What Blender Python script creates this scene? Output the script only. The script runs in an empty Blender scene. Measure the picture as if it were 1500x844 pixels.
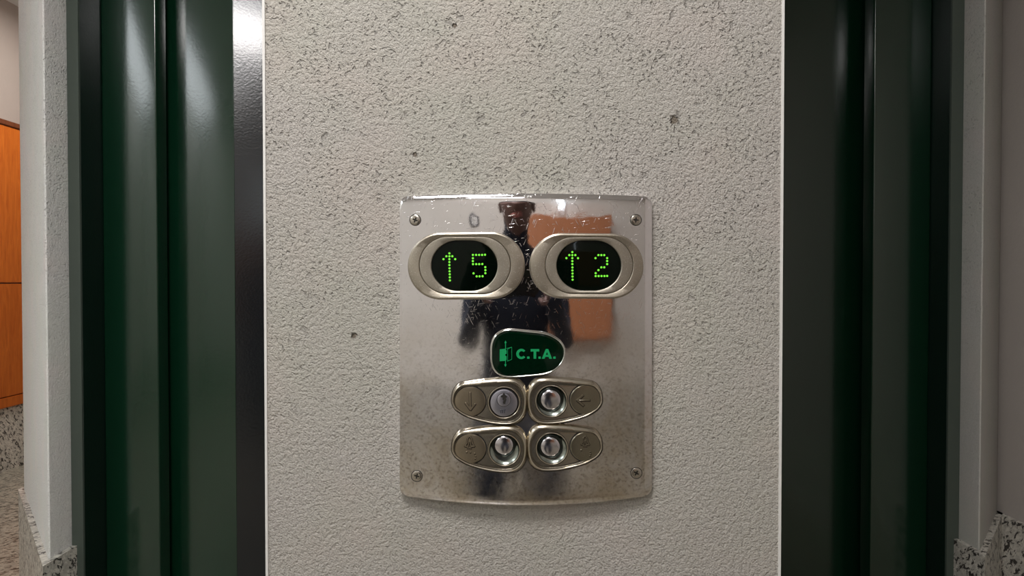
import bpy, bmesh, math, random
from mathutils import Vector, Matrix, Euler
from mathutils.geometry import tessellate_polygon
random.seed(7)
SC = bpy.context.scene
C = SC.collection
PI = math.pi

# ------------------------------------------------------------------ camera
F = 830.0                    # focal length in pixels of the 1500 px frame
CAMZ = 1.05
PITCH = math.radians(0.8)
D = 0.70                     # distance to the pillar front
cam_d = bpy.data.cameras.new('camera'); cam = bpy.data.objects.new('camera', cam_d); C.objects.link(cam)
cam.location = (0, 0, CAMZ)
cam.rotation_euler = (PI/2 - PITCH, 0, 0)
cam_d.sensor_width = 36; cam_d.lens = 36*F/1500
cam_d.clip_start = 0.005
SC.camera = cam

def ray(px, py):
    u = (px-750)/F; v = (422-py)/F
    c, s = math.cos(PITCH), math.sin(PITCH)
    return u, c + v*s, -s + v*c          # world direction
def P(px, py, Y):
    a, b, c = ray(px, py); t = Y/b
    return Vector((a*t, Y, CAMZ + c*t))
def G(px, py, Z):
    a, b, c = ray(px, py); t = (Z-CAMZ)/c
    return Vector((a*t, b*t, Z))

# ------------------------------------------------------------------ helpers
def link(name, me, parent=None, mat=None):
    o = bpy.data.objects.new(name, me); C.objects.link(o)
    if parent: o.parent = parent
    if mat: me.materials.append(mat)
    return o
def finish(bm, name, mat, parent=None, angle=35, recalc=True):
    if recalc: bmesh.ops.recalc_face_normals(bm, faces=bm.faces)
    me = bpy.data.meshes.new(name); bm.to_mesh(me); bm.free()
    for p in me.polygons: p.use_smooth = True
    me.set_sharp_from_angle(angle=math.radians(angle))
    return link(name, me, parent, mat)
def empty(name, loc, rot=(0,0,0), parent=None):
    o = bpy.data.objects.new(name, None); C.objects.link(o); o.location = loc; o.rotation_euler = rot
    o.empty_display_size = .05
    if parent: o.parent = parent
    return o
def tag(o, label=None, cat=None, group=None, kind=None):
    if label: o['label'] = label
    if cat: o['category'] = cat
    if group: o['group'] = group
    if kind: o['kind'] = kind
    return o
def box(bm, x0, x1, y0, y1, z0, z1):
    vs = [bm.verts.new((x, y, z)) for z in (z0, z1) for x, y in ((x0,y0),(x1,y0),(x1,y1),(x0,y1))]
    for f in ((0,3,2,1),(4,5,6,7),(0,1,5,4),(1,2,6,5),(2,3,7,6),(3,0,4,7)): bm.faces.new([vs[i] for i in f])
def prism(bm, pts, z0, z1):
    a = [bm.verts.new((x, y, z0)) for x, y in pts]; b = [bm.verts.new((x, y, z1)) for x, y in pts]
    n = len(pts)
    for i in range(n): bm.faces.new((a[i], a[(i+1)%n], b[(i+1)%n], b[i]))
    bm.faces.new(a[::-1]); bm.faces.new(b)
def structure(name, fn, mat, bevel=0, parent=None, seg=3):
    bm = bmesh.new(); fn(bm)
    if bevel:
        bmesh.ops.recalc_face_normals(bm, faces=bm.faces)
        ed = [e for e in bm.edges if abs(e.verts[0].co.z-e.verts[1].co.z) > .2 and len(e.link_faces) == 2 and e.calc_face_angle() > .3]
        bmesh.ops.bevel(bm, geom=ed, offset=bevel, segments=seg, affect='EDGES', profile=.5)
    o = finish(bm, name, mat, parent)
    if parent is None: o['kind'] = 'structure'
    return o

# ------------------------------------------------------------------ materials
class NT:
    def __init__(s, name):
        s.m = bpy.data.materials.new(name); s.m.use_nodes = True
        s.t = s.m.node_tree; s.n = s.t.nodes; s.b = s.n['Principled BSDF']
        s.co = s.n.new('ShaderNodeTexCoord').outputs['Object']
    def new(s, t, **k):
        n = s.n.new(t)
        for a, v in k.items(): setattr(n, a, v)
        return n
    def L(s, a, b): s.t.links.new(a, b)
    def noise(s, scale, detail=3, rough=.5, vec=None, dist=0):
        n = s.new('ShaderNodeTexNoise'); n.inputs['Scale'].default_value = scale
        n.inputs['Detail'].default_value = detail; n.inputs['Roughness'].default_value = rough
        n.inputs['Distortion'].default_value = dist
        s.L(vec or s.co, n.inputs['Vector']); return n.outputs['Fac']
    def voro(s, scale, feature='F1', vec=None, out='Distance', rnd=1):
        n = s.new('ShaderNodeTexVoronoi', feature=feature); n.inputs['Scale'].default_value = scale
        n.inputs['Randomness'].default_value = rnd
        s.L(vec or s.co, n.inputs['Vector']); return n.outputs[out]
    def ramp(s, fac, stops, interp='LINEAR'):
        r = s.new('ShaderNodeValToRGB'); r.color_ramp.interpolation = interp
        e = r.color_ramp.elements
        while len(e) < len(stops): e.new(.5)
        for i, (p, c) in enumerate(stops):
            e[i].position = p; e[i].color = (c, c, c, 1) if not isinstance(c, tuple) else (*c, 1)
        s.L(fac, r.inputs['Fac']); return r.outputs['Color']
    def math(s, op, a, b=None, clamp=False):
        n = s.new('ShaderNodeMath', operation=op, use_clamp=clamp)
        for i, v in enumerate((a, b)):
            if v is None: continue
            if isinstance(v, (int, float)): n.inputs[i].default_value = v
            else: s.L(v, n.inputs[i])
        return n.outputs[0]
    def mix(s, fac, a, b, mode='MIX'):
        n = s.new('ShaderNodeMix', data_type='RGBA', blend_type=mode)
        for k, v in ((0, fac), (6, a), (7, b)):
            if isinstance(v, (int, float)): n.inputs[k].default_value = v
            elif isinstance(v, tuple): n.inputs[k].default_value = (*v, 1)
            else: s.L(v, n.inputs[k])
        return n.outputs[2]
    def mapping(s, scale=(1,1,1), rot=(0,0,0)):
        scale = tuple(1/x for x in scale)
        n = s.new('ShaderNodeMapping', vector_type='TEXTURE'); n.inputs['Scale'].default_value = scale; n.inputs['Rotation'].default_value = rot
        s.L(s.co, n.inputs['Vector']); return n.outputs['Vector']
    def bump(s, h, dist, strength=1.0, normal=None):
        n = s.new('ShaderNodeBump'); n.inputs['Distance'].default_value = dist; n.inputs['Strength'].default_value = strength
        s.L(h, n.inputs['Height'])
        if normal: s.L(normal, n.inputs['Normal'])
        s.L(n.outputs['Normal'], s.b.inputs['Normal']); return n.outputs['Normal']
    def set(s, **k):
        mp = dict(col='Base Color', rough='Roughness', metal='Metallic', coat='Coat Weight', coatr='Coat Roughness', spec='Specular IOR Level', ior='IOR', trans='Transmission Weight', em='Emission Color', es='Emission Strength')
        for a, v in k.items():
            i = s.b.inputs[mp[a]]
            if isinstance(v, tuple): i.default_value = (*v, 1)
            elif isinstance(v, (int, float)): i.default_value = v
            else: s.L(v, i)
        return s

def plaster(name, base, grain=1.0, depth=.0012, spot=None, contrast=1.0):
    t = NT(name)
    sepz = t.new('ShaderNodeSeparateXYZ'); t.L(t.co, sepz.inputs[0])
    hi = t.ramp(t.math('ADD', t.math('MULTIPLY', sepz.outputs['Z'], 1.1), -.75), [(.10, .25), (.55, 1.0)])
    n1 = t.noise(190*grain, 3, .6)
    plate_ = t.ramp(n1, [(.34, 0.0), (.50, .8), (.60, 1.0)])
    st = t.mapping((1, 1, 1.25), (0, .6, 0))
    n2 = t.noise(420*grain, 3, .6, vec=st)
    mask = t.ramp(t.noise(20*grain, 3), [(.42, 0.0), (.56, 1.0)])
    pit = t.ramp(t.noise(230*grain, 1, .4, vec=t.mapping((1.15, 1, .9), (0, -.6, 0))), [(.60, 0.0), (.70, 1.0)])
    pit2 = t.ramp(t.noise(95*grain, 2, .5), [(.655, 0.0), (.72, 1.0)])
    pit = t.math('MAXIMUM', t.math('MULTIPLY', t.math('MULTIPLY', pit, mask), hi), t.math('MULTIPLY', t.math('MULTIPLY', pit2, .8), hi))
    h = t.math('ADD', t.math('MULTIPLY', plate_, .45), t.math('MULTIPLY', n2, .8))
    h = t.math('SUBTRACT', h, t.math('MULTIPLY', pit, 1.0))
    big = t.noise(5, 3, .6)
    dark = tuple(c*(1-.30*contrast) for c in base); light = tuple(min(1, c*(1+.07*contrast)) for c in base)
    col = t.mix(t.ramp(n2, [(.36, 0.0), (.58, 1.0)]), dark, light)
    col = t.mix(t.math('MULTIPLY', t.ramp(t.noise(330*grain, 2), [(.62, 0.0), (.72, 1.0)]), .35*contrast), col, (.80, .78, .74))
    col = t.mix(t.ramp(big, [(.35, 0.0), (.68, .75)]), col, tuple(a*b for a, b in zip(base, (.93, .97, .91))))
    big2 = t.noise(9, 2, .5)
    col = t.mix(t.ramp(big2, [(.5, 0.0), (.75, .5)]), col, tuple(a*b for a, b in zip(base, (1.05, .98, .96))))
    col = t.mix(t.math('MULTIPLY', pit, .6*contrast), col, tuple(c*.42 for c in base))
    if spot:
        for (sp, r) in spot:
            vd = t.new('ShaderNodeVectorMath', operation='DISTANCE'); t.L(t.co, vd.inputs[0]); vd.inputs[1].default_value = sp
            d_ = t.math('ADD', vd.outputs['Value'], t.math('MULTIPLY', t.math('SUBTRACT', t.noise(260, 2), .5), r*1.3))
            k = t.ramp(t.math('DIVIDE', d_, r), [(.55, 1.0), (1.0, 0.0)])
            h = t.math('SUBTRACT', h, t.math('MULTIPLY', k, 2.5))
            col = t.mix(t.math('MULTIPLY', k, .8), col, (.13, .10, .07))
    t.set(col=col, rough=.88, spec=.25)
    t.bump(h, depth)
    return t.m

def smooth_paint(name, base, depth=.0004, rough=.7):
    t = NT(name)
    h = t.math('ADD', t.noise(90, 4, .6), t.math('MULTIPLY', t.noise(14, 2), .8))
    col = t.mix(t.ramp(t.noise(4, 3), [(.3, 0.0), (.7, 1.0)]), tuple(c*.95 for c in base), base)
    t.set(col=col, rough=rough, spec=.3); t.bump(h, depth*2)
    return t.m

def terrazzo(name, base, dark, scale, amount=.5, rough=.35):
    t = NT(name)
    mp = t.mapping((1, 1, 1), (.6, .5, .7))
    n = t.new('ShaderNodeMapping'); n.inputs['Scale'].default_value = (1, 2.2, 1.4); t.L(mp, n.inputs['Vector']); v = n.outputs['Vector']
    a = t.noise(scale, 4, .65, vec=v, dist=.6)
    b = t.noise(scale*1.7, 3, .6, vec=v, dist=.4)
    c = t.noise(scale*.55, 3, .6, dist=.3)
    col = t.mix(t.ramp(b, [(.42, 0.0), (.58, 1.0)]), tuple(x*.72 for x in base), base)
    col = t.mix(t.ramp(c, [(.5, 0.0), (.62, .6)]), col, tuple(x*.6 for x in base))
    col = t.mix(t.ramp(a, [(.57-.12*(amount-.4), 0.0), (.61-.12*(amount-.4), 1.0)]), col, dark)
    t.set(col=col, rough=rough, coat=.2, coatr=.2)
    return t.m

def simple(name, col, rough=.5, metal=0, **k):
    t = NT(name); t.set(col=col, rough=rough, metal=metal, **k); return t.m

HOLE = P(988, 176, D); HOLE.y = D
M = {}
M['plaster'] = plaster('rough_grey_plaster', (.475, .446, .412), 1.0, .0021,
                       spot=[(tuple(HOLE), .0062), (tuple(P(608, 227, D)), .0035), (tuple(P(519, 492, D)), .004), (tuple(P(666, 38, D)), .0035)])
M['plaster_side'] = plaster('white_side_plaster', (.80, .79, .78), .8, .0014, contrast=.7)
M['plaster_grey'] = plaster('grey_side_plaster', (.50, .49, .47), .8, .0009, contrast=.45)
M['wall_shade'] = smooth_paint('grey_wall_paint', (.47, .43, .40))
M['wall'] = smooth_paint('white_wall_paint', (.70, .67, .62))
M['wall_warm'] = smooth_paint('grey_beige_wall_paint', (.34, .29, .265))
M['ceiling'] = smooth_paint('ceiling_paint', (.80, .80, .80))
M['dado'] = terrazzo('speckled_granite', (.70, .67, .60), (.05, .045, .04), 40, .7)
M['floor'] = terrazzo('speckled_floor_stone', (.46, .42, .34), (.08, .07, .055), 40, .8, .3)
t = NT('edge_bead'); t.set(col=(.74, .73, .70), rough=.6); M['bead'] = t.m

# green enamel with orange-peel
t = NT('dark_green_gloss_paint')
hh = t.math('ADD', t.noise(130, 2, .5), t.math('MULTIPLY', t.noise(14, 2), .5))
t.set(col=(.003, .026, .012), rough=.18, spec=.6, coat=.6, coatr=.14); t.bump(hh, .0006, .35)
M['green'] = t.m
t = NT('dark_green_frame_paint')
t.set(col=(.075, .095, .080), rough=.55, spec=.4); t.bump(t.noise(140, 3), .0006, .5); M['greenframe'] = t.m
t = NT('near_black_green_paint')
t.set(col=(.004, .015, .010), rough=.3, spec=.35); t.bump(t.noise(130, 2), .0005, .4); M['greenblack'] = t.m
t = NT('dark_gloss_slam_post')
t.set(col=(.008, .010, .012), rough=.19, spec=.5, coat=.4, coatr=.14); t.bump(t.noise(170, 2), .0007, .5); M['post'] = t.m

# varnished wood
def wood(name, c1, c2, rough=.35):
    t = NT(name)
    v = t.mapping((9, 9, .9))
    g = t.noise(9, 6, .6, vec=v, dist=.6)
    t.set(col=t.mix(t.ramp(g, [(.3, 0.0), (.7, 1.0)]), c1, c2), rough=rough, coat=.3, coatr=.15); return t.m
M['wood'] = wood('orange_varnished_wood', (.42, .088, .008), (.60, .155, .018))
M['wood_dark'] = wood('dark_wood_edge', (.10, .030, .012), (.17, .05, .02))
M['wood_door'] = wood('reddish_wood_door', (.40, .155, .07), (.50, .21, .10), .4)

# polished, stained steel
t = NT('polished_stained_steel')
v1 = t.mapping((330, 24, 1), (0, 0, .5)); v2 = t.mapping((36, 360, 1), (0, 0, .15)); v3 = t.mapping((330, 20, 1), (0, 0, -.35))
scr = [t.ramp(t.noise(2.2, 2, .5, vec=v), [(.68, 0.0), (.73, 1.0)]) for v in (v1, v2, v3)]
s_all = t.math('MAXIMUM', t.math('MAXIMUM', scr[0], scr[1]), scr[2])
sep = t.new('ShaderNodeSeparateXYZ'); t.L(t.co, sep.inputs[0])
topm = t.ramp(t.math('ADD', t.math('MULTIPLY', sep.outputs['Y'], 4.5), .28), [(.35, .12), (.85, 1.0)])
s_all = t.math('MULTIPLY', s_all, topm)
stain = t.noise(14, 5, .65, dist=.5); speck = t.noise(260, 4, .7); speck2 = t.noise(620, 2, .6)
low = t.ramp(t.math('ADD', t.math('MULTIPLY', sep.outputs['Y'], -3.2), .45), [(.25, 0.0), (.85, 1.0)])
st = t.math('MULTIPLY', t.ramp(stain, [(.36, 0.0), (.62, 1.0)]), low)
col = t.mix(st, (.88, .86, .88), (.68, .61, .52))
col = t.mix(t.math('MULTIPLY', t.ramp(speck, [(.50, 0.0), (.68, 1.0)]), t.math('MULTIPLY', low, .6)), col, (.20, .15, .10))
rg = t.math('ADD', t.math('ADD', .03, t.math('MULTIPLY', low, .075)), t.math('MULTIPLY', t.math('ADD', st, t.math('MULTIPLY', s_all, 1.6)), .13))
t.set(col=col, metal=1.0, rough=rg)
hb = t.math('ADD', t.math('MULTIPLY', s_all, .6), t.math('ADD', t.math('MULTIPLY', t.noise(22, 2), 2.6), t.math('MULTIPLY', speck2, .05)))
t.bump(hb, .00010, 1.0)
M['steel'] = t.m

def nickel(name, c, rough, sp=.00005, spk=.5):
    t = NT(name)
    n = t.noise(900, 2, .6); n2 = t.noise(40, 3)
    col = t.mix(t.ramp(n2, [(.35, 0.0), (.7, 1.0)]), tuple(x*.86 for x in c), c)
    col = t.mix(t.math('MULTIPLY', t.ramp(n, [(.60, 0.0), (.72, 1.0)]), spk), col, (.85, .82, .75))
    t.set(col=col, metal=1.0, rough=rough); t.bump(n, sp); return t.m
M['nickel'] = nickel('satin_nickel', (.47, .42, .345), .42, .00016, .7)
M['nickel_lo'] = nickel('satin_nickel_inner_ring', (.44, .40, .335), .46, .00014, .6)
M['nickel_sh'] = nickel('bright_nickel', (.60, .545, .45), .23, .00002, .1)
M['button'] = nickel('worn_nickel_button', (.47, .40, .30), .30, .00004, .15)
M['button_g'] = nickel('greenish_worn_nickel_button', (.37, .34, .26), .30, .00004, .15)
M['chrome'] = simple('chrome', (.78, .80, .80), .07, 1.0)
M['collar'] = simple('dark_collar_metal', (.035, .04, .035), .3, 1.0)
M['cup'] = simple('green_tinted_chrome_cup', (.40, .45, .41), .22, 1.0)
M['lens'] = simple('silvered_lens', (.72, .70, .74), .16, 1.0)
M['lock'] = nickel('bluish_steel_lock', (.62, .62, .72), .30, .00004, .2)
M['rimchrome'] = simple('badge_rim_chrome', (.74, .75, .72), .12, 1.0)
M['groove_shade'] = simple('dark_groove_and_shade', (.055, .045, .03), .5)  # dark colour of the groove lines and the painted contact shadow
M['gap'] = simple('shadow_gap', (.012, .010, .008), .6)
M['screen'] = simple('black_display_glass', (.001, .003, .0015), .05, spec=.16)
M['led'] = simple('lit_green_led', (.05, .3, .02), .4, em=(.24, 1.0, .05), es=.8)
M['badge'] = simple('dark_green_badge_face', (.0006, .009, .0035), .06, spec=.25)
M['mark'] = simple('glowing_green_badge_print', (.006, .27, .09), .35, em=(.0, .45, .14), es=.07)  # printed mark with a faint glow added, no light source
M['screw'] = nickel('screw_steel', (.56, .52, .46), .24, .00003, .1)
M['hair_dark'] = simple('dark_plastic', (.02, .02, .03), .4)
M['symbol_shade'] = simple('relief_shadow', (.05, .036, .022), .5)  # dark colour for the painted shadow around the symbols

# ------------------------------------------------------------------ room shell
H = 2.60; DADO = .35
PX0 = P(388.5, 422, D).x; PX1 = P(1144.5, 422, D).x
YW = 2.05                      # shaft wall behind the doors
R1 = G(105, 800, DADO); C1 = G(70, 820, DADO); E1 = G(35, 716, DADO)
C1.x = R1.x = (C1.x+R1.x)/2
R2 = G(1403, 790, DADO); C2 = G(1438, 807, DADO); E2 = G(1457.5, 748, DADO); S2 = G(1500, 765, DADO)
C2.x = R2.x = (C2.x+R2.x)/2
XR = (E2.x+S2.x)/2
XL = -2.80
YB = -2.3                      # wall behind the photographer
YF = 5.2
print('pts', R1, C1, E1, R2, C2, E2, XR, PX0, PX1)

structure('wall_centre', lambda bm: prism(bm, [(PX0, D), (PX1, D), (PX1, YW), (PX0, YW)], 0, H), M['plaster'])
# thin light corner beads on both pillar corners
for k, x in ((1, PX0), (2, PX1)):
    s = -1 if k == 1 else 1
    structure('trim_%d' % k, lambda bm: prism(bm, [(x-s*.0018, D-.0012), (x+s*.0012, D-.0012), (x+s*.0012, D+.03), (x-s*.0005, D+.03), (x-s*.0005, D+.001), (x-s*.0018, D+.001)], 0, H), M['bead'])
structure('wall_left_pier', lambda bm: prism(bm, [(R1.x, R1.y), (R1.x, YW+.2), (E1.x, YW+.2), (E1.x, E1.y), (C1.x, C1.y)][::-1], 0, H), M['plaster_side'], .012)
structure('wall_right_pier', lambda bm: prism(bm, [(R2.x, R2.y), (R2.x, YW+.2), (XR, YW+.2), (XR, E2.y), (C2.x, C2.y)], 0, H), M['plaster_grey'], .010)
structure('wall_behind_lifts', lambda bm: prism(bm, [(E1.x, YW+.2), (XR, YW+.2), (XR, YW+.4), (E1.x, YW+.4)], 0, H), M['wall'])
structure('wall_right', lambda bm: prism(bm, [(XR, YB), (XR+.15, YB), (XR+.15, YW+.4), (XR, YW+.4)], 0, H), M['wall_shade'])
structure('wall_left', lambda bm: prism(bm, [(XL-.15, YB), (XL, YB), (XL, 1.5), (XL-.15, 1.5)], 0, H), M['wall'])
structure('wall_left_passage', lambda bm: prism(bm, [(XL-.15, 1.5), (XL, 1.5), (XL, YF), (XL-.15, YF)], 0, H), M['wall_warm'])
structure('wall_back', lambda bm: prism(bm, [(XL-.15, YB-.15), (XR+.15, YB-.15), (XR+.15, YB), (XL-.15, YB)], 0, H), M['wall'])
structure('wall_front', lambda bm: prism(bm, [(XL-.15, YF), (E1.x+1.2, YF), (E1.x+1.2, YF+.15), (XL-.15, YF+.15)], 0, H), M['wall_warm'])
structure('wall_passage', lambda bm: prism(bm, [(E1.x, YW+.4), (E1.x+.15, YW+.4), (E1.x+.15, YF), (E1.x, YF)], 0, H), M['wall'])
structure('floor', lambda bm: box(bm, XL-.15, XR+.15, YB-.15, YF+.15, -.1, 0), M['floor'])
structure('ceiling', lambda bm: box(bm, XL-.15, XR+.15, YB-.15, YF+.15, H, H+.1), M['ceiling'])

# stone skirting: strips following wall lines (inside face offset by th)
def skirting(name, line, th=.014, h=DADO):
    def fn(bm):
        n = len(line); off = []
        for i, p in enumerate(line):
            ns = []
            for a, b in ((i-1, i), (i, i+1)):
                if a < 0 or b >= n: continue
                d = (Vector(line[b])-Vector(line[a])).normalized(); ns.append(Vector((d.y, -d.x)))
            m = sum(ns, Vector((0, 0))).normalized(); k = th/max(.3, m.dot(ns[0]))
            off.append(Vector(p)+m*k)
        prism(bm, [tuple(p) for p in line]+[tuple(p) for p in off[::-1]], 0, h)
    o = structure(name, fn, M['dado'])
    return o
g = .0005
skirting('baseboard_left_pier', [(E1.x, YW), (E1.x, E1.y), (C1.x, C1.y), (R1.x, R1.y+.004)])
skirting('baseboard_right_pier', [(R2.x, R2.y+.004), (C2.x, C2.y), (XR, E2.y)])
skirting('baseboard_right', [(XR, E2.y), (XR, YB)])
skirting('baseboard_left', [(XL, YB), (XL, YF)])
skirting('baseboard_back', [(XR-.02, YB), (XL+.02, YB)])
skirting('baseboard_centre', [(PX0, 1.5), (PX0, D), (PX1, D), (PX1, 1.5)], h=.12)

# ------------------------------------------------------------------ lift doors
def lift_door(name, pts_px, y_start, slab_mats, side, label):
    root = empty(name, (0, 0, 0)); root['kind'] = 'structure'
    return root
def leaf(root, name, x0, x1, y0, depth, mat, bev=.004):
    bm = bmesh.new()
    prism(bm, [(x0, y0), (x1, y0), (x1, y0+depth), (x0, y0+depth)], .01, 2.1)
    bmesh.ops.recalc_face_normals(bm, faces=bm.faces)
    ed = [e for e in bm.edges if abs(e.verts[0].co.z-e.verts[1].co.z) > .5 and e.verts[0].co.y < y0+.001]
    bmesh.ops.bevel(bm, geom=ed, offset=bev, segments=3, affect='EDGES', profile=.5)
    return finish(bm, name, mat, root)
def poly_leaf(root, name, pts, mat, z0=.01, z1=2.1, bev=0):
    bm = bmesh.new(); prism(bm, pts, z0, z1)
    return finish(bm, name, mat, root)

# left doorway (pixel columns 105..385)
yf = R1.y+.002
dl = empty('door_1', (P(250, 422, 1.6).x, 1.6, 0)); dl['kind'] = 'structure'
dl.matrix_world = Matrix.Translation(dl.location)
def child_fix(o, root):
    o.matrix_parent_inverse = root.matrix_world.inverted()
def door_side(root, s, cols, depths, leafmats):
    """s=-1 left / +1 right.  cols: pixel columns frame_outer, frame_inner, jamb_end, edge A, step end, edge B"""
    out = []
    fx0 = R1.x if s < 0 else R2.x
    yfr = depths[0]
    fx1 = P(cols[1], 422, yfr).x
    # frame: L section, front face then jamb side going deeper
    yA = depths[1]
    a, b = sorted((fx0+s*-.001, fx1))
    bm = bmesh.new(); prism(bm, [(a, yfr), (b, yfr), (b, yfr+.006), (a, yfr+.006)], 0, 2.14)
    out.append(finish(bm, 'door_frame', M['greenframe'], root))
    w = .02
    a, b = sorted((fx1, fx1+s*w))
    bm = bmesh.new(); prism(bm, [(a, yfr+.006), (b, yfr+.006), (b, yA+.2), (a, yA+.2)], 0, 2.14)
    out.append(finish(bm, 'door_jamb', M['greenblack'], root))
    # leaf A
    xA = P(cols[3], 422, yA).x
    a, b = sorted((fx1, xA)); out.append(leaf(root, 'door_leaf', a, b, yA, .045, leafmats[0]))
    yB_ = depths[2]
    if len(cols) > 5:
        xB = P(cols[5], 422, yB_).x
    else: xB = PX0 if s < 0 else PX1
    a, b = sorted((xA+s*.05, xB)); out.append(leaf(root, 'door_leaf', a, b, yB_, .045, leafmats[1], .003))
    # filler behind the nearer leaf so no gap is seen
    return out, xB
ls, xBl = door_side(dl, -1, [105, 118, 148, 231, 250, 345], [R1.y+.002, R1.y+.085, R1.y+.155], [M['green'], M['green']])
# glossy slam post beside the pillar, slightly turned
yP = R1.y+.155
bm = bmesh.new()
x1 = PX0-.0
tl = math.tan(math.radians(19.5)); x2 = xBl+.30
prism(bm, [(xBl+.0012, yP-.004), (x2, yP+.30*tl), (x2, YW-.03), (xBl+.0012, YW-.03)], 0, 2.1)
ls.append(finish(bm, 'slam_post', M['post'], dl))
dr = empty('door_2', (P(1260, 422, 1.6).x, 1.6, 0)); dr['kind'] = 'structure'
dr.matrix_world = Matrix.Translation(dr.location)
rs, _ = door_side(dr, 1, [1403, 1391, 1362, 1278, 1252], [R2.y+.002, R2.y+.075, R2.y+.155], [M['green'], M['green']])
# sills and lintels
for root, x0, x1, lst, yy in ((dl, R1.x, PX0, ls, R1.y), (dr, PX1, R2.x, rs, R2.y)):
    bm = bmesh.new(); box(bm, x0+.001, x1-.001, yy+.01, YW-.01, .0, .01); lst.append(finish(bm, 'door_sill', M['chrome'], root))
    bm = bmesh.new(); box(bm, x0+.001, x1-.001, yy+.004, YW-.02, 2.142, H-.002); lst.append(finish(bm, 'lintel', M['plaster_side'], root))
for o in ls: child_fix(o, dl)
for o in rs: child_fix(o, dr)
structure('wall_shaft', lambda bm: prism(bm, [(R1.x, YW), (R2.x, YW), (R2.x, YW+.2), (R1.x, YW+.2)], 0, H), M['greenblack'])

# ------------------------------------------------------------------ wooden panelling at far left
zt = P(14, 179, 0.0001)
dW = abs(XL)/abs(ray(14, 300)[0])*ray(14, 300)[1]
ZT = P(14, 180, dW).z
wp = empty('wooden_cabinet', (XL+.03, dW, DADO))
tag(wp, 'orange varnished wooden wall cabinet above the speckled stone skirting at far left', 'cabinet')
wp.matrix_world = Matrix.Translation(wp.location)
zm = P(14, 415, dW).z
def wbox(name, z0, z1, th, mat, y0=1.9, y1=4.4):
    bm = bmesh.new(); box(bm, XL+.001, XL+th, y0, y1, z0, z1)
    bmesh.ops.bevel(bm, geom=bm.edges[:], offset=.003, segments=2, affect='EDGES')
    o = finish(bm, name, mat, wp); child_fix(o, wp); return o
wbox('cabinet_door', DADO+.06, zm-.003, .030, M['wood']); wbox('cabinet_door', zm+.003, ZT-.03, .030, M['wood'])
wbox('base_rail', DADO+.001, DADO+.056, .034, M['wood']); wbox('top_rail', ZT-.028, ZT, .038, M['wood_dark'])

# ------------------------------------------------------------------ CALL PANEL
XC = P(770, 422, D).x
ZC = P(770, 512, D).z
PW = .156
SAG = .0065; EDGE = .0075
def zs(x):
    """outward height of the plate above the wall at local x"""
    z = EDGE + SAG*(1-min(1.05, abs(x)/PW)**2)
    e = x - .1462
    if e > 0: z -= e*.30
    return max(.003, z)
def lxy(px, py, dz):
    h = .015
    for _ in range(5):
        p = P(px, py, D-h); h = zs(p.x-XC)+dz
    return p.x-XC, p.z-ZC
panel = empty('lift_call_panel', (XC, D, ZC), (PI/2, 0, 0))
tag(panel, 'polished curved steel lift call panel with two lit green displays on the rough pillar', 'lift panel')

# face plate
def plate_y(px):
    u = (px-770)/185
    yt = 283.5 + 4.5*u*u; yb = 741 - 15*u*u
    r = 11
    dx = min(px-585.6, 955.2-px)
    if dx < r:
        k = r-math.sqrt(max(0, r*r-(r-dx)**2)); yt += k; yb -= k
    return yt, yb
bm = bmesh.new()
cols_px = []
N = 90
for i in range(N+1):
    c = -math.cos(PI*i/N); c = .55*c+.45*(2*i/N-1)
    cols_px.append(770.4 + c*184.6)
cols_px += [586+j*1.1 for j in range(1, 10)] + [955-j*1.1 for j in range(1, 10)]
cols_px = sorted(set(round(c, 2) for c in cols_px))
NR = 60; grid = []
for px in cols_px:
    yt, yb = plate_y(px); col_ = []
    for j in range(NR+1):
        t_ = j/NR; py = yt + (yb-yt)*t_
        x, y = lxy(px, py, 0)
        # fine roll of the plate towards its top and bottom edge
        ed_ = min(py-yt, yb-py); roll = -.0013*max(0, 1-ed_/5.0)**2
        col_.append(bm.verts.new((x, y, zs(x)+roll)))
    grid.append(col_)
for i in range(len(grid)-1):
    for j in range(NR): bm.faces.new((grid[i][j], grid[i][j+1], grid[i+1][j+1], grid[i+1][j]))
loop = [grid[i][0] for i in range(len(grid))] + [grid[-1][j] for j in range(1, NR+1)] + [grid[i][NR] for i in range(len(grid)-2, -1, -1)] + [grid[0][j] for j in range(NR-1, 0, -1)]
cen = Vector((0, -.0, 0)); prev = loop
for (o_, dz) in ((.0004, -.0007), (.0005, None)):
    new = []
    for v in loop:
        d = Vector((v.co.x, v.co.y, 0)); d = Vector((math.copysign(min(1, abs(d.x)/.15)**8, d.x), math.copysign(min(1, abs(d.y)/.19)**8, d.y), 0))
        d = d.normalized() if d.length > 1e-4 else Vector((0, 0, 0))
        new.append(bm.verts.new((v.co.x+d.x*o_, v.co.y+d.y*o_, .0005 if dz is None else v.co.z+dz)))
    n = len(loop)
    for i in range(n): bm.faces.new((prev[i], prev[(i+1)%n], new[(i+1)%n], new[i]))
    prev = new
face = finish(bm, 'face_plate', M['steel'], panel, 50)

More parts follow.
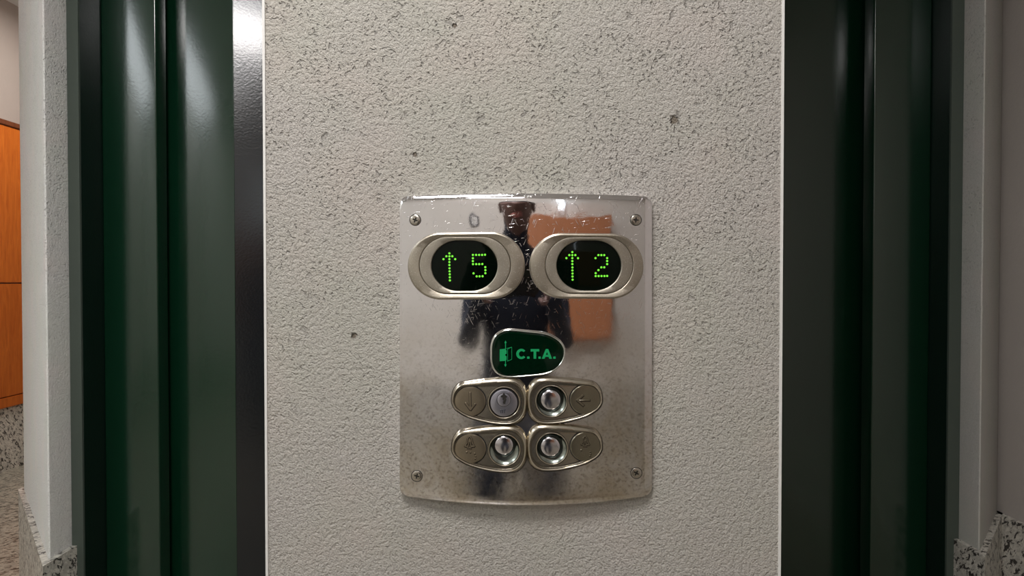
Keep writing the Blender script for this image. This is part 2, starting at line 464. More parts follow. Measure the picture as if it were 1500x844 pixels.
# outline utilities (pixel space)
def catmull(pts, k=12):
    out = []; n = len(pts)
    for i in range(n):
        p0, p1, p2, p3 = [Vector(pts[(i+j-1) % n]) for j in range(4)]
        for s in range(k):
            t_ = s/k
            out.append(.5*((2*p1)+(-p0+p2)*t_+(2*p0-5*p1+4*p2-p3)*t_*t_+(-p0+3*p1-3*p2+p3)*t_**3))
    return out
def polar(pts, cx, cy, n=128):
    """resample a closed star-shaped outline at n equal angles about (cx, cy)"""
    res = []
    m = len(pts)
    for k in range(n):
        a = 2*PI*k/n; dx, dy = math.cos(a), math.sin(a); best = None
        for i in range(m):
            x1, y1 = pts[i][0]-cx, pts[i][1]-cy; x2, y2 = pts[(i+1)%m][0]-cx, pts[(i+1)%m][1]-cy
            den = dx*(y2-y1)-dy*(x2-x1)
            if abs(den) < 1e-9: continue
            r = (x1*(y2-y1)-y1*(x2-x1))/den; s = (x1*dy-y1*dx)/den
            s = (dy*x1-dx*y1)/den
            if r > 0 and -1e-6 <= s <= 1+1e-6: best = r if best is None else max(best, r)
        res.append((cx+dx*(best or 1), cy+dy*(best or 1)))
    return res
def stadium(x0, x1, y0, y1, n=40, rx=None, rot=0):
    """flat sided oval: straight top and bottom, elliptical ends of half-width rx"""
    h = (y1-y0)/2; rx = rx or h; cx, cy = (x0+x1)/2, (y0+y1)/2; pts = []
    for i in range(n+1):
        a = -PI/2+PI*i/n; pts.append((x1-rx+rx*math.cos(a), cy+h*math.sin(a)))
    for i in range(n+1):
        a = PI/2+PI*i/n; pts.append((x0+rx+rx*math.cos(a), cy+h*math.sin(a)))
    if rot:
        c, s = math.cos(rot), math.sin(rot)
        pts = [(cx+(x-cx)*c-(y-cy)*s, cy+(x-cx)*s+(y-cy)*c) for x, y in pts]
    return pts
def circ(cx, cy, rx, ry=None, n=64):
    ry = ry or rx
    return [(cx+rx*math.cos(2*PI*i/n), cy+ry*math.sin(2*PI*i/n)) for i in range(n)]
def lerp(a, b, t_): return [(p[0]+(q[0]-p[0])*t_, p[1]+(q[1]-p[1])*t_) for p, q in zip(a, b)]
def inset(pts, d):
    out = []; n = len(pts)
    for i in range(n):
        a = Vector(pts[i-1]); b = Vector(pts[(i+1) % n]); t_ = (b-a).normalized()
        nrm = Vector((t_.y, -t_.x)); out.append((pts[i][0]-nrm.x*d, pts[i][1]-nrm.y*d))
    return out
def loft(name, rings, mat, parent, cap=True, dzref=None, angle=40, bm=None, base=None, flat=None):
    """rings: list of (pixel outline, dz); consecutive rings are bridged, the last one is capped"""
    own = bm is None
    if own: bm = bmesh.new()
    prev = None
    for pts, dz in rings:
        vs = []
        for p in pts:
            x, y = lxy(p[0], p[1], dzref if dzref is not None else dz)
            vs.append(bm.verts.new((x, y, (zs(x) if flat is None else flat)+dz)))
        if prev:
            n = len(vs)
            for i in range(n): bm.faces.new((prev[i], prev[(i+1) % n], vs[(i+1) % n], vs[i]))
        prev = vs
    if cap:
        c0 = Vector((0, 0, 0))
        for v in prev: c0 += v.co
        c0 /= len(prev)
        c = bm.verts.new((c0.x, c0.y, sum(v.co.z for v in prev)/len(prev)))
        n = len(prev)
        for i in range(n): bm.faces.new((prev[i], prev[(i+1) % n], c))
    if own: return finish(bm, name, mat, parent, angle)
def flat_poly(bm, polys, dz, th, dzref=None):
    """filled pixel polygons (outer + holes) with thickness th standing at dz"""
    dzr = dzref if dzref is not None else dz
    for loops in polys:
        flatl = [p for l in loops for p in l]
        tris = tessellate_polygon([[Vector((x, y, 0)) for x, y in l] for l in loops])
        top = []; bot = []
        for p in flatl:
            x, y = lxy(p[0], p[1], dzr); z = zs(x)
            top.append(bm.verts.new((x, y, z+dz))); bot.append(bm.verts.new((x, y, z+dz-th)))
        for a, b, c in tris:
            try: bm.faces.new((top[a], top[b], top[c]))
            except ValueError: pass
        k = 0
        for l in loops:
            n = len(l)
            for i in range(n): bm.faces.new((top[k+i], top[k+(i+1) % n], bot[k+(i+1) % n], bot[k+i]))
            k += n
def stroke(p, q, w):
    d = (Vector(q)-Vector(p)).normalized(); n = Vector((-d.y, d.x))*w/2
    return [tuple(Vector(p)+n), tuple(Vector(q)+n), tuple(Vector(q)-n), tuple(Vector(p)-n)]

mm = .001
# ---- displays
def display(cx, outer, ring, screen, rot, arrow, digit, right):
    oc = ((outer[0]+outer[1])/2, (outer[2]+outer[3])/2)
    O = polar(stadium(*outer, rot=rot), *oc); R = polar(stadium(*ring), *oc); S = polar(stadium(*screen, rx=39), *oc)
    b = loft('display_bezel', [(inset(O, -1.2), -3*mm), (inset(O, -.9), 3*mm), (inset(O, -.3), 5.2*mm), (inset(O, .8), 6.4*mm), (inset(O, 2.2), 6.9*mm),
                               (inset(R, -1.2), 6.1*mm), (inset(R, -.3), 5.6*mm), (inset(R, .1), 4.2*mm)], M['nickel'], panel, cap=False, dzref=6*mm, angle=28)
    r = loft('inner_ring', [(inset(R, .2), 3.5*mm), (inset(R, .3), 5.6*mm), (inset(R, 1.0), 6.4*mm), (inset(R, 2.4), 6.6*mm), (inset(S, -1.5), 5.9*mm), (inset(S, -.6), 5.4*mm), (inset(S, -.1), 3.4*mm)],
             M['nickel_lo'], b, cap=False, dzref=6*mm, angle=28)
    g_ = loft('screen', [(inset(S, -.6), 3.6*mm), (inset(S, 2), 3.9*mm)], M['screen'], b, dzref=4*mm)
    for nm, dots in (('arrow_symbol', arrow), ('floor_digit', digit)):
        bm = bmesh.new()
        for (x, y) in dots:
            ps = circ(x, y, 1.55, n=12)
            flat_poly(bm, [[ps]], 4.25*mm, .3*mm)
        finish(bm, nm, M['led'], b)
    return b
def zl(pts, ox, oy=330, s=7.035): return [(ox+x/s, oy+y/s) for x, y in pts]
arrowL = zl([(621,y) for y in (290,320,350,380,411)]+[(622,444),(623,475),(624,506),(625,537),(626,569)]+[(590,320),(651,320),(560,350),(681,350)], 570)
five = zl([(863,306),(896,306),(927,306),(958,306),(988,304),(863,340),(863,370),(864,401),(897,401),(928,401),(960,400),(991,432),(992,463),(992,494),(870,496),(902,527),(932,527),(963,526)], 570)
arrowR = zl([(481,y) for y in (277,308,339,370,401)]+[(482,435),(482,466),(483,498),(483,529),(484,561)]+[(450,308),(512,308),(420,339),(540,340)], 770)
two = zl([(750,308),(780,308),(810,308),(720,339),(840,339),(840,369),(840,401),(780,434),(810,434),(750,463),(722,494),(722,524),(752,524),(782,524),(812,524),(840,523)], 770)
display(680, (597.5, 768, 341, 438), (614, 748, 346.5, 431), (632, 728.5, 352.5, 426), -.012, arrowL, five, False)
display(862, (776.5, 942.5, 342.5, 437), (798.5, 927.5, 347, 430.5), (815.5, 910, 352.5, 425.5), .008, arrowR, two, True)

# ---- badge
bo = catmull([(718.8, 520), (719.5, 505), (725, 492), (736, 484.5), (748, 482.5), (775, 485), (800, 488.3), (817, 496.5), (826, 507), (828, 519), (824, 531), (814, 542), (799, 548.5), (775, 551.5), (750, 553.2), (733, 550.5), (723, 542), (719.3, 531)], 8)
B = polar(bo, 772, 518)
badge = loft('badge', [(inset(B, -1.0), -1*mm), (inset(B, -.4), 4*mm), (inset(B, .4), 5.6*mm), (inset(B, 1.3), 6*mm), (inset(B, 2.2), 5.6*mm), (inset(B, 2.4), 4.9*mm)], M['rimchrome'], panel, cap=False, dzref=5.5*mm, angle=50)
badge['label'] = 'dark green chrome-rimmed badge reading C.T.A.'
loft('badge_face', [(inset(B, 2.2), 4.8*mm), (inset(B, 3.4), 5.2*mm), (inset(B, 6), 5.4*mm)], M['badge'], badge, dzref=5.2*mm)
def zb(pts): return [(650+x/6, 470+y/6) for x, y in pts]
bm = bmesh.new()
dzp = 5.62*mm
polys = [[zb([(492, 252), (540, 246), (553, 262), (553, 290), (540, 296), (540, 306), (553, 312), (553, 344), (540, 352), (492, 356)])],
         [stroke(*zb([(543, 182), (543, 250)]), 1.1)], [stroke(*zb([(543, 345), (543, 402)]), 1.1)],
         [zb([(533, 196), (543, 174), (554, 196)])], [zb([(531, 384), (542, 406), (554, 384)])],
         [stroke(*zb([(558, 250), (598, 232)]), .55)], [stroke(*zb([(598, 232), (598, 340)]), .55)], [stroke(*zb([(598, 340), (558, 356)]), .55)], [stroke(*zb([(562, 250), (562, 354)]), .5)],
         [stroke(*zb([(540, 246), (598, 232)]), .45)]]
for k_ in polys: flat_poly(bm, [k_], dzp, .35*mm)
finish(bm, 'lift_emblem', M['mark'], badge)
# lettering C.T.A. drawn as outlines
bm = bmesh.new()
def arcpts(cx, cy, rx, ry, a0, a1, n=22): return [(cx+rx*math.cos(math.radians(a0+(a1-a0)*i/n)), cy-ry*math.sin(math.radians(a0+(a1-a0)*i/n))) for i in range(n+1)]
Cc = arcpts(682, 292, 45, 45, 38, 322) + arcpts(684, 292, 23, 25, 318, 42)
let = [[zb(Cc)], [zb([(732, 315), (754, 315), (754, 334), (732, 334)])],
       [zb([(764, 249), (840, 249), (840, 270), (813, 270), (813, 334), (790, 334), (790, 270), (764, 270)])],
       [zb([(832, 315), (853, 315), (853, 334), (832, 334)])],
       [zb([(862, 334), (896, 249), (919, 249), (952, 334), (927, 334), (921, 318), (893, 318), (887, 334)]), zb([(899, 300), (916, 300), (907, 273)])],
       [zb([(962, 315), (984, 315), (984, 334), (962, 334)])]]
for l in let: flat_poly(bm, [l], dzp, .35*mm)
finish(bm, 'lettering', M['mark'], badge)

# ---- button housings
def z5(pts, ox=650): return [(ox+x/5.446, 545+y/5.446) for x, y in pts]
baseL = catmull([(62, 225), (75, 150), (120, 92), (190, 72), (370, 52), (520, 46), (605, 66), (655, 130), (668, 225), (652, 335), (602, 402), (515, 424), (370, 412), (205, 368), (112, 318), (72, 272)], 8)
lipL = catmull([(74, 225), (90, 160), (140, 112), (230, 100), (370, 90), (515, 78), (585, 100), (632, 160), (646, 235), (632, 325), (585, 385), (510, 408), (370, 397), (210, 356), (120, 308), (84, 268)], 8)
NB = 112
def lathe_px(name, cx, cy, prof, mat, parent, n=48, cap=True, ky=1.0, dzref=None, angle=30):
    return loft(name, [(circ(cx, cy, r, r*ky, n), dz) for r, dz in prof], mat, parent, cap, dzref=dzref, angle=angle)
def housing(mirror, dy, disc, ringc, jewel, kind, symbol, bmat):
    def tr(pts):
        q = z5(pts)
        if mirror: q = [(661.4+882.6-x, y-1.0) for x, y in q]
        return [(x, y+dy) for x, y in q]
    cx, cy = tr([(365, 236)])[0]
    Bp = polar(tr([tuple(p) for p in baseL]), cx, cy, NB); Lp = polar(tr([tuple(p) for p in lipL]), cx, cy, NB)
    FL = 3.4*mm
    rings = [(inset(Bp, -.2), -1*mm), (Bp, 2.2*mm), (inset(lerp(Bp, Lp, .35), 0), 5.0*mm), (lerp(Bp, Lp, .62), 6.3*mm), (lerp(Bp, Lp, .9), 6.7*mm), (inset(Lp, .5), 6.4*mm), (inset(Lp, 1.0), 5.4*mm)]
    rings2 = [(inset(Lp, 1.0), 5.4*mm), (inset(Lp, 1.3), 5.0*mm), (inset(Lp, 2.1), 5.2*mm), (inset(Lp, 2.7), 4.6*mm), (inset(Lp, 3.1), FL)]
    bm = bmesh.new()
    loft('', rings, None, None, cap=False, dzref=5*mm, bm=bm)
    loft('', rings2, None, None, cap=False, dzref=5*mm, bm=bm)
    # recessed floor with a round hole for the lock / lens
    fl = inset(Lp, 3.0); hole = circ(ringc[0], ringc[1], 22.0, n=56)
    tris = tessellate_polygon([[Vector((x, y, 0)) for x, y in fl], [Vector((x, y, 0)) for x, y in hole]])
    vs = []
    for p in fl+hole:
        x, y = lxy(p[0], p[1], 5*mm); vs.append(bm.verts.new((x, y, zs(x)+FL)))
    for a, b, c in tris:
        try: bm.faces.new((vs[a], vs[b], vs[c]))
        except ValueError: pass
    bmesh.ops.remove_doubles(bm, verts=bm.verts, dist=1e-6)
    h = finish(bm, 'button_housing', M['nickel_sh'], panel, 32)
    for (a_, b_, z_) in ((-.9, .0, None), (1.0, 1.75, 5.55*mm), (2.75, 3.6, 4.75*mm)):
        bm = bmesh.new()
        if z_ is None: flat_poly(bm, [[inset(Bp, -1.1), inset(Bp, .1)]], .25*mm, .2*mm, dzref=1*mm)  # dark band painting the contact shadow around the housing base
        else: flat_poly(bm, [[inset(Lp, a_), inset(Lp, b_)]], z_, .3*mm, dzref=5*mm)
        finish(bm, 'seam_shade', M['groove_shade'], h)
    # disc button
    dr_ = 5*mm
    lathe_px('button_gap', disc[0], disc[1], [(disc[2]+1.5, 3.3*mm), (disc[2]+1.45, 4.0*mm), (disc[2]-1, 4.05*mm)], M['gap'], h, ky=.95, dzref=dr_)
    lathe_px('push_button', disc[0], disc[1], [(disc[2]-.1, 3.5*mm), (disc[2]-.2, 4.8*mm), (disc[2]-.9, 5.4*mm), (disc[2]-3, 5.55*mm), (disc[2]*.5, 5.5*mm)], bmat, h, ky=.95, dzref=dr_)
    bm = bmesh.new()
    for l in symbol: flat_poly(bm, [[l]], 6.5*mm, 1.1*mm)
    bmesh.ops.recalc_face_normals(bm, faces=bm.faces)
    nm = 'arrow_symbol' if kind[0] == 'arrow' else 'bell_symbol'
    so = finish(bm, nm, bmat, h); 
    bv = so.modifiers.new('bevel', 'BEVEL'); bv.width = .00022; bv.segments = 2; bv.limit_method = 'ANGLE'; bv.angle_limit = math.radians(50)
    bm = bmesh.new()
    for l in symbol:
        if len(l) == 4:
            p_ = (Vector(l[0])+Vector(l[3]))/2; q_ = (Vector(l[1])+Vector(l[2]))/2; w_ = (Vector(l[0])-Vector(l[3])).length; dd = (q_-p_).normalized()*.6
            l2 = stroke(p_-dd, q_+dd, w_+1.9)
        else: l2 = inset(l, -.5)
        flat_poly(bm, [[[(x+.3, y+.5) for x, y in l2]]], 5.68*mm, .1*mm)  # offset dark outline paints the shadow beside the raised symbol
    finish(bm, 'symbol_shadow', M['symbol_shade'], h)
    # lock or lens
    rx, ry_ = ringc
    lathe_px('ring', rx, ry_, [(24.0, 3.0*mm), (23.9, 4.1*mm), (23.5, 4.5*mm), (23.0, 4.6*mm), (22.4, 4.3*mm), (21.9, 2.5*mm), (21.7, .6*mm)], M['nickel_sh'], h, n=64, cap=False, dzref=dr_)
    bm = bmesh.new(); flat_poly(bm, [[circ(rx, ry_, 24.9, n=56), circ(rx, ry_, 23.7, n=56)]], 3.75*mm, .3*mm, dzref=5*mm); finish(bm, 'seam_shade', M['groove_shade'], h)
    if kind[1] == 'lock':
        jx, jy = jewel[0], jewel[1]
        lathe_px('lock_recess', rx, ry_, [(22.2, .9*mm), (20, .7*mm)], M['gap'], h, dzref=dr_)
        lk = lathe_px('lock_cylinder', jx, jy, [(19.9, .6*mm), (19.9, 4.6*mm), (19.4, 5.3*mm), (18.4, 5.6*mm), (10.6, 5.6*mm)], M['lock'], h, n=64, dzref=dr_)
        lk['label'] = 'bluish steel key lock'
        kx, ky = 738, 585.8
        bm = bmesh.new(); flat_poly(bm, [[circ(kx, ky, 10.3, n=48), circ(kx, ky, 9.6, n=48)]], 5.75*mm, .3*mm); finish(bm, 'core_outline', M['gap'], h)
        lathe_px('lock_core', kx, ky, [(9.5, 5.5*mm), (9.5, 5.8*mm), (9.0, 5.95*mm), (4, 5.95*mm)], M['lock'], h, dzref=dr_)
        bm = bmesh.new()
        kh = [(a*1.12, b*1.12) for a, b in [(-1.0, -9.2), (1.2, -9.2), (1.6, -7.4), (4.6, -5.2), (3.6, -3.6), (2.6, -3.4), (3.4, -.8), (2.4, 1.6), (1.8, 4.6), (-.6, 4.8), (-1.2, 2.2), (-.2, .4), (-1.8, -1.6), (-1.4, -3.8), (-4.4, -4.4), (-3.4, -6.4), (-1.4, -7.4)]]
        flat_poly(bm, [[[(kx+a, ky+b+1) for a, b in kh]]], 6.1*mm, .2*mm); finish(bm, 'keyhole', M['gap'], h)
        bm = bmesh.new()   # worn stamp below the core
        for k_ in range(3): flat_poly(bm, [[stroke((733.5+k_*2.6, 601), (733.8+k_*2.6, 605.5), .9)]], 5.72*mm, .1*mm)
        flat_poly(bm, [[stroke((733, 601), (741, 600.6), .7)]], 5.72*mm, .1*mm)
        finish(bm, 'worn_stamp', M['chrome'], h)
    else:
        jx, jy, jr = jewel
        lathe_px('lens_cup', rx, ry_, [(21.8, 3.6*mm), (20.5, 2.2*mm), (18.5, 1.2*mm), (16, .8*mm)], M['cup'], h, n=64, dzref=dr_)
        lathe_px('lens_collar', jx, jy, [(jr+3.6, .7*mm), (jr+3.5, 2.6*mm), (jr+2.4, 3.2*mm), (jr+1.2, 2.6*mm), (jr, 2.0*mm)], M['collar'], h, n=64, dzref=dr_)
        prof = [(jr, 2.0*mm)]+[(jr*math.cos(a), 2.6*mm+2.0*mm*math.sin(a)) for a in [math.radians(x) for x in (0, 15, 30, 45, 58, 70, 80, 86)]]
        lathe_px('indicator_lens', jx, jy, prof, M['lens'], h, n=64, dzref=dr_, angle=80)
    return h
downA = [stroke(*z5([(208, 162), (211, 296)]), 2.2), stroke(*z5([(172, 246), (212, 300)]), 2.2), stroke(*z5([(250, 252), (210, 304)]), 2.4)]
leftA = [stroke(*z5([(540, 226), (452, 228)], 765), 1.6), stroke(*z5([(486, 184), (436, 230)], 765), 2.4), stroke(*z5([(436, 224), (490, 270)], 765), 2.4)]
def bell(cx, cy, s=1.0):
    q = lambda l: [(cx+x*s, cy+y*s) for x, y in l]
    return [stroke(*q([(-.5, -8.2), (-3.2, -4.4)]), 1.3), stroke(*q([(.5, -8.2), (3.2, -4.4)]), 1.3), stroke(*q([(-3.1, -4.8), (-3.8, 2)]), 1.3), stroke(*q([(3.1, -4.8), (4.2, 2)]), 1.3),
            stroke(*q([(-3.8, 1.6), (-7, 6.6)]), 1.3), stroke(*q([(4.2, 1.6), (7.4, 7)]), 1.3), stroke(*q([(-6.8, 6.4), (-2, 6.9)]), 1.1), stroke(*q([(1.8, 6.9), (7.2, 6.7)]), 1.1),
            stroke(*q([(-2.2, 7.6), (-.8, -.6)]), 1.1), stroke(*q([(2.2, 7.6), (1.0, -.6)]), 1.1), stroke(*q([(-3.6, 9), (3, 9.2)]), 1.0)]
def dots(l): return [circ(x, y, .95, n=10) for x, y in l]
brL = dots(z5([(182, 640), (212, 642), (246, 652), (252, 672), (250, 692)]))
brR = dots(z5([(542, 640), (545, 655), (540, 672), (470, 625)], 765))
housing(False, 0, (688.6, 588.2, 22.8), (738.3, 590), (738.1, 590.5), ('arrow', 'lock'), downA, M['button'])
housing(True, 0, (857.8, 585.9, 22.8), (807.8, 588), (806.9, 586.3, 14.6), ('arrow', 'lens'), leftA, M['button_g'])
housing(False, 69.9, (689.0, 657.6, 22.8), (738.8, 659.6), (738.2, 653.4, 13.6), ('bell', 'lens'), bell(687.6, 647.5)+brL, M['button'])
housing(True, 68.7, (858.2, 654.6, 22.8), (808.6, 657.6), (806.4, 655.3, 14.2), ('bell', 'lens'), bell(857, 646, .85)+brR, M['button_g'])

# ---- screws
for (sx, sy, rot) in ((608.2, 322.3, .35), (931.6, 322.3, .1), (610.6, 697.6, .25), (932.2, 693.2, .5)):
    R_ = 7.6
    bm = bmesh.new()
    o_ = circ(sx, sy, R_*.62, n=32)
    cr = []
    w, l_ = 1.0, 3.9
    for k in range(4):
        a = rot+k*PI/2
        for (u, v) in ((l_, -w), (l_, w), (w, w)): cr.append((sx+u*math.cos(a)-v*math.sin(a), sy+u*math.sin(a)+v*math.cos(a)))
    flat_poly(bm, [[o_, cr]], 1.35*mm, .8*mm)
    loft('', [(circ(sx, sy, R_+.2, n=32), .15*mm), (circ(sx, sy, R_, n=32), .75*mm), (circ(sx, sy, R_*.9, n=32), 1.1*mm), (circ(sx, sy, R_*.62, n=32), 1.35*mm)], None, None, cap=False, bm=bm)
    s_ = finish(bm, 'screw', M['screw'], panel, 40)
    bm = bmesh.new(); flat_poly(bm, [[circ(sx, sy, R_*.6, n=24)]], .6*mm, .1*mm); finish(bm, 'cross_slot', M['gap'], s_)
    bm = bmesh.new(); flat_poly(bm, [[circ(sx, sy, R_+1.0, n=40), circ(sx, sy, R_-.3, n=40)]], .22*mm, .2*mm); finish(bm, 'countersink', M['gap'], s_)

# ------------------------------------------------------------------ lobby behind the photographer
# wooden door in the back wall
def stdoor(name, x0, x1, z1, mat):
    r = empty(name, ((x0+x1)/2, YB, 0)); r['kind'] = 'structure'; r.matrix_world = Matrix.Translation(r.location)
    bm = bmesh.new(); box(bm, x0, x1, YB+.001, YB+.035, 0.0, z1); bmesh.ops.bevel(bm, geom=bm.edges[:], offset=.004, segments=2, affect='EDGES'); a = finish(bm, 'door_leaf', mat, r); child_fix(a, r)
    bm = bmesh.new()
    box(bm, x0-.07, x0, YB+.001, YB+.05, 0, z1+.07); box(bm, x1, x1+.07, YB+.001, YB+.05, 0, z1+.07); box(bm, x0, x1, YB+.001, YB+.05, z1, z1+.07)
    a = finish(bm, 'door_frame', M['wood_dark'], r); child_fix(a, r)
    bm = bmesh.new(); box(bm, x0+.06, x0+.18, YB+.075, YB+.09, .98, 1.0); box(bm, x0+.06, x0+.08, YB+.03, YB+.08, .98, 1.0)
    a = finish(bm, 'door_handle', M['chrome'], r); child_fix(a, r)
mb = empty('wooden_letterbox_cabinet', (.75, YB, 1.07)); tag(mb, 'reddish wooden letterbox cabinet on the back wall, mirrored in the steel panel', 'cabinet'); mb.matrix_world = Matrix.Translation(mb.location)
bm = bmesh.new(); box(bm, .0, .96, YB+.001, YB+.16, .68, 1.46); bmesh.ops.bevel(bm, geom=bm.edges[:], offset=.004, segments=2, affect='EDGES'); a = finish(bm, 'cabinet_body', M['wood_door'], mb); child_fix(a, mb)
bm = bmesh.new(); box(bm, .015, .945, YB+.161, YB+.175, .70, 1.44); a = finish(bm, 'cabinet_door', M['wood_door'], mb); child_fix(a, mb)
sg = tag(empty('wall_sign', (-.44, YB, 1.44)), 'small dark square sign on the lobby back wall, mirrored in the steel panel', 'sign'); sg.matrix_world = Matrix.Translation(sg.location)
bm = bmesh.new(); box(bm, -.48, -.40, YB+.001, YB+.012, 1.405, 1.475); a = finish(bm, 'sign_board', M['hair_dark'], sg); child_fix(a, sg)
bm = bmesh.new(); box(bm, -.462, -.418, YB+.0125, YB+.0135, 1.42, 1.46); a = finish(bm, 'sign_face', M['bead'], sg); child_fix(a, sg)
wl = tag(empty('wall_light', (.46, YB, 1.8)), 'slim upright white wall light above the wooden cabinet, mirrored as a pale streak', 'lamp'); wl.matrix_world = Matrix.Translation(wl.location)
bm = bmesh.new(); box(bm, .43, .49, YB+.001, YB+.02, 1.50, 2.12); a = finish(bm, 'light_backplate', M['bead'], wl); child_fix(a, wl)
bm = bmesh.new(); box(bm, .445, .475, YB+.021, YB+.05, 1.52, 2.10); a = finish(bm, 'light_tube', simple('lit_cool_tube', (.9, .9, .9), .4, em=(.80, .90, 1.0), es=6), wl); child_fix(a, wl)
# ceiling lamp
LX, LY = -.35, -.10
lamp = empty('ceiling_lamp', (LX, LY, H)); tag(lamp, 'round opal ceiling lamp above the photographer, mirrored in the green door edge', 'lamp')
lamp.matrix_world = Matrix.Translation(lamp.location)
def lathe_w(name, c, prof, mat, parent, n=48):
    bm = bmesh.new(); prev = None
    for r, z in prof:
        vs = [bm.verts.new((c[0]+r*math.cos(2*PI*i/n), c[1]+r*math.sin(2*PI*i/n), z)) for i in range(n)] if r > 1e-5 else [bm.verts.new((c[0], c[1], z))]
        if prev:
            if len(vs) == 1:
                for i in range(n): bm.faces.new((prev[i], prev[(i+1) % n], vs[0]))
            else:
                for i in range(n): bm.faces.new((prev[i], prev[(i+1) % n], vs[(i+1) % n], vs[i]))
        prev = vs
    o = finish(bm, name, mat, parent)
    child_fix(o, parent); return o
lathe_w('lamp_base', (LX, LY), [(.35, H-.001), (.35, H-.03), (.33, H-.035)], M['bead'], lamp)
M['glow'] = simple('lit_opal_glass', (.9, .9, .9), .4, em=(.93, .97, 1.0), es=5)
lathe_w('lamp_shade', (LX, LY), [(.33, H-.034), (.31, H-.06), (.24, H-.085), (.12, H-.097), (0, H-.10)], M['glow'], lamp)

def area(name, loc, size, power, col=(1, 1, 1), rot=(0, 0, 0), sy=None):
    l = bpy.data.lights.new(name, 'AREA'); l.energy = power; l.color = col; l.size = size
    if sy: l.shape = 'RECTANGLE'; l.size_y = sy
    o = bpy.data.objects.new(name, l); C.objects.link(o); o.location = loc; o.rotation_euler = rot; return o
area('lobby_lamp_light', (LX, LY, H-.12), .5, 29, (1, .96, .94))
area('passage_lamp_light', (-2.1, 2.9, H-.05), .5, 18, (1, .95, .88))
pl = empty('ceiling_light_panel', (-2.45, -.9, H)); tag(pl, 'long white light panel on the lobby ceiling, mirrored softly in the left green door', 'lamp'); pl.matrix_world = Matrix.Translation(pl.location)
bm = bmesh.new(); box(bm, -2.79, -2.06, -2.05, .25, H-.05, H-.001); a = finish(bm, 'panel_frame', M['bead'], pl); child_fix(a, pl)
bm = bmesh.new(); box(bm, -2.76, -2.09, -2.01, .21, H-.056, H-.051); a = finish(bm, 'panel_diffuser', simple('lit_diffuser', (.9, .9, .9), .4, em=(.90, .96, 1.0), es=6), pl); child_fix(a, pl)
area('rear_fill_light', (-.2, -1.55, H-.02), .5, 9, (1, .96, .95))  # added fill light without a fixture, brightens the back wall
W = bpy.data.worlds.new('world'); SC.world = W; W.use_nodes = True
W.node_tree.nodes['Background'].inputs[0].default_value = (.9, .95, 1, 1); W.node_tree.nodes['Background'].inputs[1].default_value = .12

# ------------------------------------------------------------------ photographer (mirrored in the steel)
M['cloth'] = simple('navy_cloth', (.010, .014, .028), .85)
M['skin'] = simple('skin', (.14, .075, .06), .5)  # skin colour darkened to stand for the backlit face
M['hair'] = simple('dark_hair', (.012, .009, .008), .6)
M['phone'] = simple('black_phone', (.006, .006, .007), .15)
person = empty('person', (.0, -.47, 0))
tag(person, 'person in dark navy clothes holding up a phone, mirrored in the steel panel', 'person')
def skinned(name, verts, edges, radii, mat, parent, root=0, sub=2):
    me = bpy.data.meshes.new(name); me.from_pydata(verts, edges, []); o = link(name, me, parent, mat)
    m = o.modifiers.new('skin', 'SKIN'); m.use_smooth_shade = True
    for i, r in enumerate(radii):
        rr = r if isinstance(r, tuple) else (r, r)
        me.skin_vertices[0].data[i].radius = rr
        me.skin_vertices[0].data[i].use_root = (i == root)
    if sub:
        s = o.modifiers.new('sub', 'SUBSURF'); s.levels = sub; s.render_levels = sub
    return o
V = [(0, -.16, .62), (0, -.10, .76), (0, -.04, .93), (0, 0, 1.08), (0, .02, 1.15), (0, .035, 1.21), (0, .04, 1.28), (0, .04, 1.36)]
E = [(i, i+1) for i in range(7)]
Rr = [(.175, .12), (.165, .115), (.185, .12), (.15, .09), (.055, .055), (.055, .06), (.068, .08), (.062, .075)]
for s in (-1, 1):
    b = len(V)
    V += [(s*.18, 0, 1.09), (s*.215, .03, .90), (s*.205, .14, .87), (s*.15, .33, .965), (s*.128, .385, 1.01)]
    Rr += [.062, .052, .048, .032, (.016, .032)]
    E += [(3, b), (b, b+1), (b+1, b+2), (b+2, b+3), (b+3, b+4)]
    b = len(V)
    V += [(s*.10, -.12, .60), (s*.13, .20, .47), (s*.12, -.03, .12), (s*.13, .11, .035)]
    Rr += [  .12, .10, .06, .035]
    E += [(0, b), (b, b+1), (b+1, b+2), (b+2, b+3)]
body = skinned('body', V, E, Rr, M['cloth'], person)
body.data.materials.append(M['skin'])
# fingers curled round the phone ends
for s in (-1, 1):
    for k, (dz, ln) in enumerate(((.03, .052), (.011, .06), (-.008, .056), (-.026, .045))):
        a = (s*.118, .385, 1.038+dz*.8); m_ = (s*.112, .385+ln*.75, 1.04+dz); e_ = (s*.094, .385+ln*.95, 1.043+dz)
        skinned('finger', [a, m_, e_], [(0, 1), (1, 2)], [.009, .0085, .007], M['skin'], person, sub=1)
    skinned('thumb', [(s*.118, .385, 1.02), (s*.104, .405, .995), (s*.082, .41, 1.0)], [(0, 1), (1, 2)], [.012, .010, .008], M['skin'], person, sub=1)
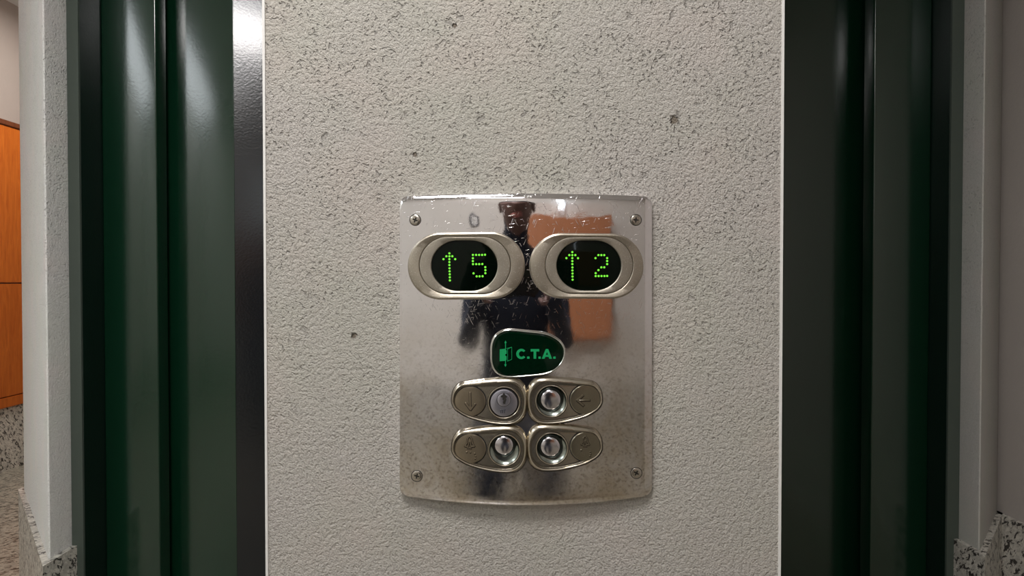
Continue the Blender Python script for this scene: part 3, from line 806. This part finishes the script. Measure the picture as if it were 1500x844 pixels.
# head as a shaped mesh over the skin core, hair cap
def ell(name, c, r, mat, parent, cut=None, seg=32):
    bm = bmesh.new(); bmesh.ops.create_uvsphere(bm, u_segments=seg, v_segments=seg//2, radius=1)
    for v in bm.verts:
        v.co = Vector((v.co.x*r[0], v.co.y*r[1], v.co.z*r[2]))
        if cut: v.co = cut(v.co)
        v.co += Vector(c)
    return finish(bm, name, mat, parent, 80)
def headshape(p):
    if p.z < 0: p.x *= 1+.35*p.z/.12; p.y = p.y*(1+.1*p.z/.12)+.006
    if p.y > .07 and abs(p.x) < .018 and -.04 < p.z < .02: p.y += .018*(1-abs(p.x)/.018)*(1-abs(p.z+.015)/.04)
    return p
ell('head', (0, .05, 1.30), (.078, .098, .122), M['skin'], person, headshape)
ell('hair', (0, .032, 1.335), (.085, .100, .105), M['hair'], person, lambda p: Vector((p.x, p.y, max(p.z, -.05+ (.09 if p.y > .05 else 0)))))
for s in (-1, 1):
    ell('ear', (s*.079, .04, 1.295), (.010, .018, .03), M['skin'], person, seg=16)
    ell('eye', (s*.03, .140, 1.312), (.012, .008, .008), M['hair'], person, seg=12)
ell('mouth', (0, .142, 1.245), (.024, .008, .006), simple('lips', (.4, .13, .11), .5), person, seg=12)

ph = empty('smartphone', (.0, -.03, 1.05)); tag(ph, 'black smartphone held level in both hands of the photographer', 'phone'); ph.matrix_world = Matrix.Translation(ph.location)
bm = bmesh.new(); box(bm, -.078, .078, -.006, .002, -.040, .036)
bmesh.ops.bevel(bm, geom=[e for e in bm.edges if abs((e.verts[0].co-e.verts[1].co).y) > .005], offset=.009, segments=4, affect='EDGES')
finish(bm, 'phone_body', M['phone'], ph)
bm = bmesh.new(); bmesh.ops.create_cone(bm, cap_ends=True, segments=24, radius1=.007, radius2=.0065, depth=.002, matrix=Matrix.Translation((.0, .003, 0)) @ Matrix.Rotation(PI/2, 4, 'X'))
finish(bm, 'phone_lens', M['screen'], ph)

# ------------------------------------------------------------------ colour
SC.view_settings.view_transform = 'Standard'
SC.view_settings.look = 'None'
SC.view_settings.exposure = 0
SC.cycles.max_bounces = 8
SC.cycles.use_denoising = True
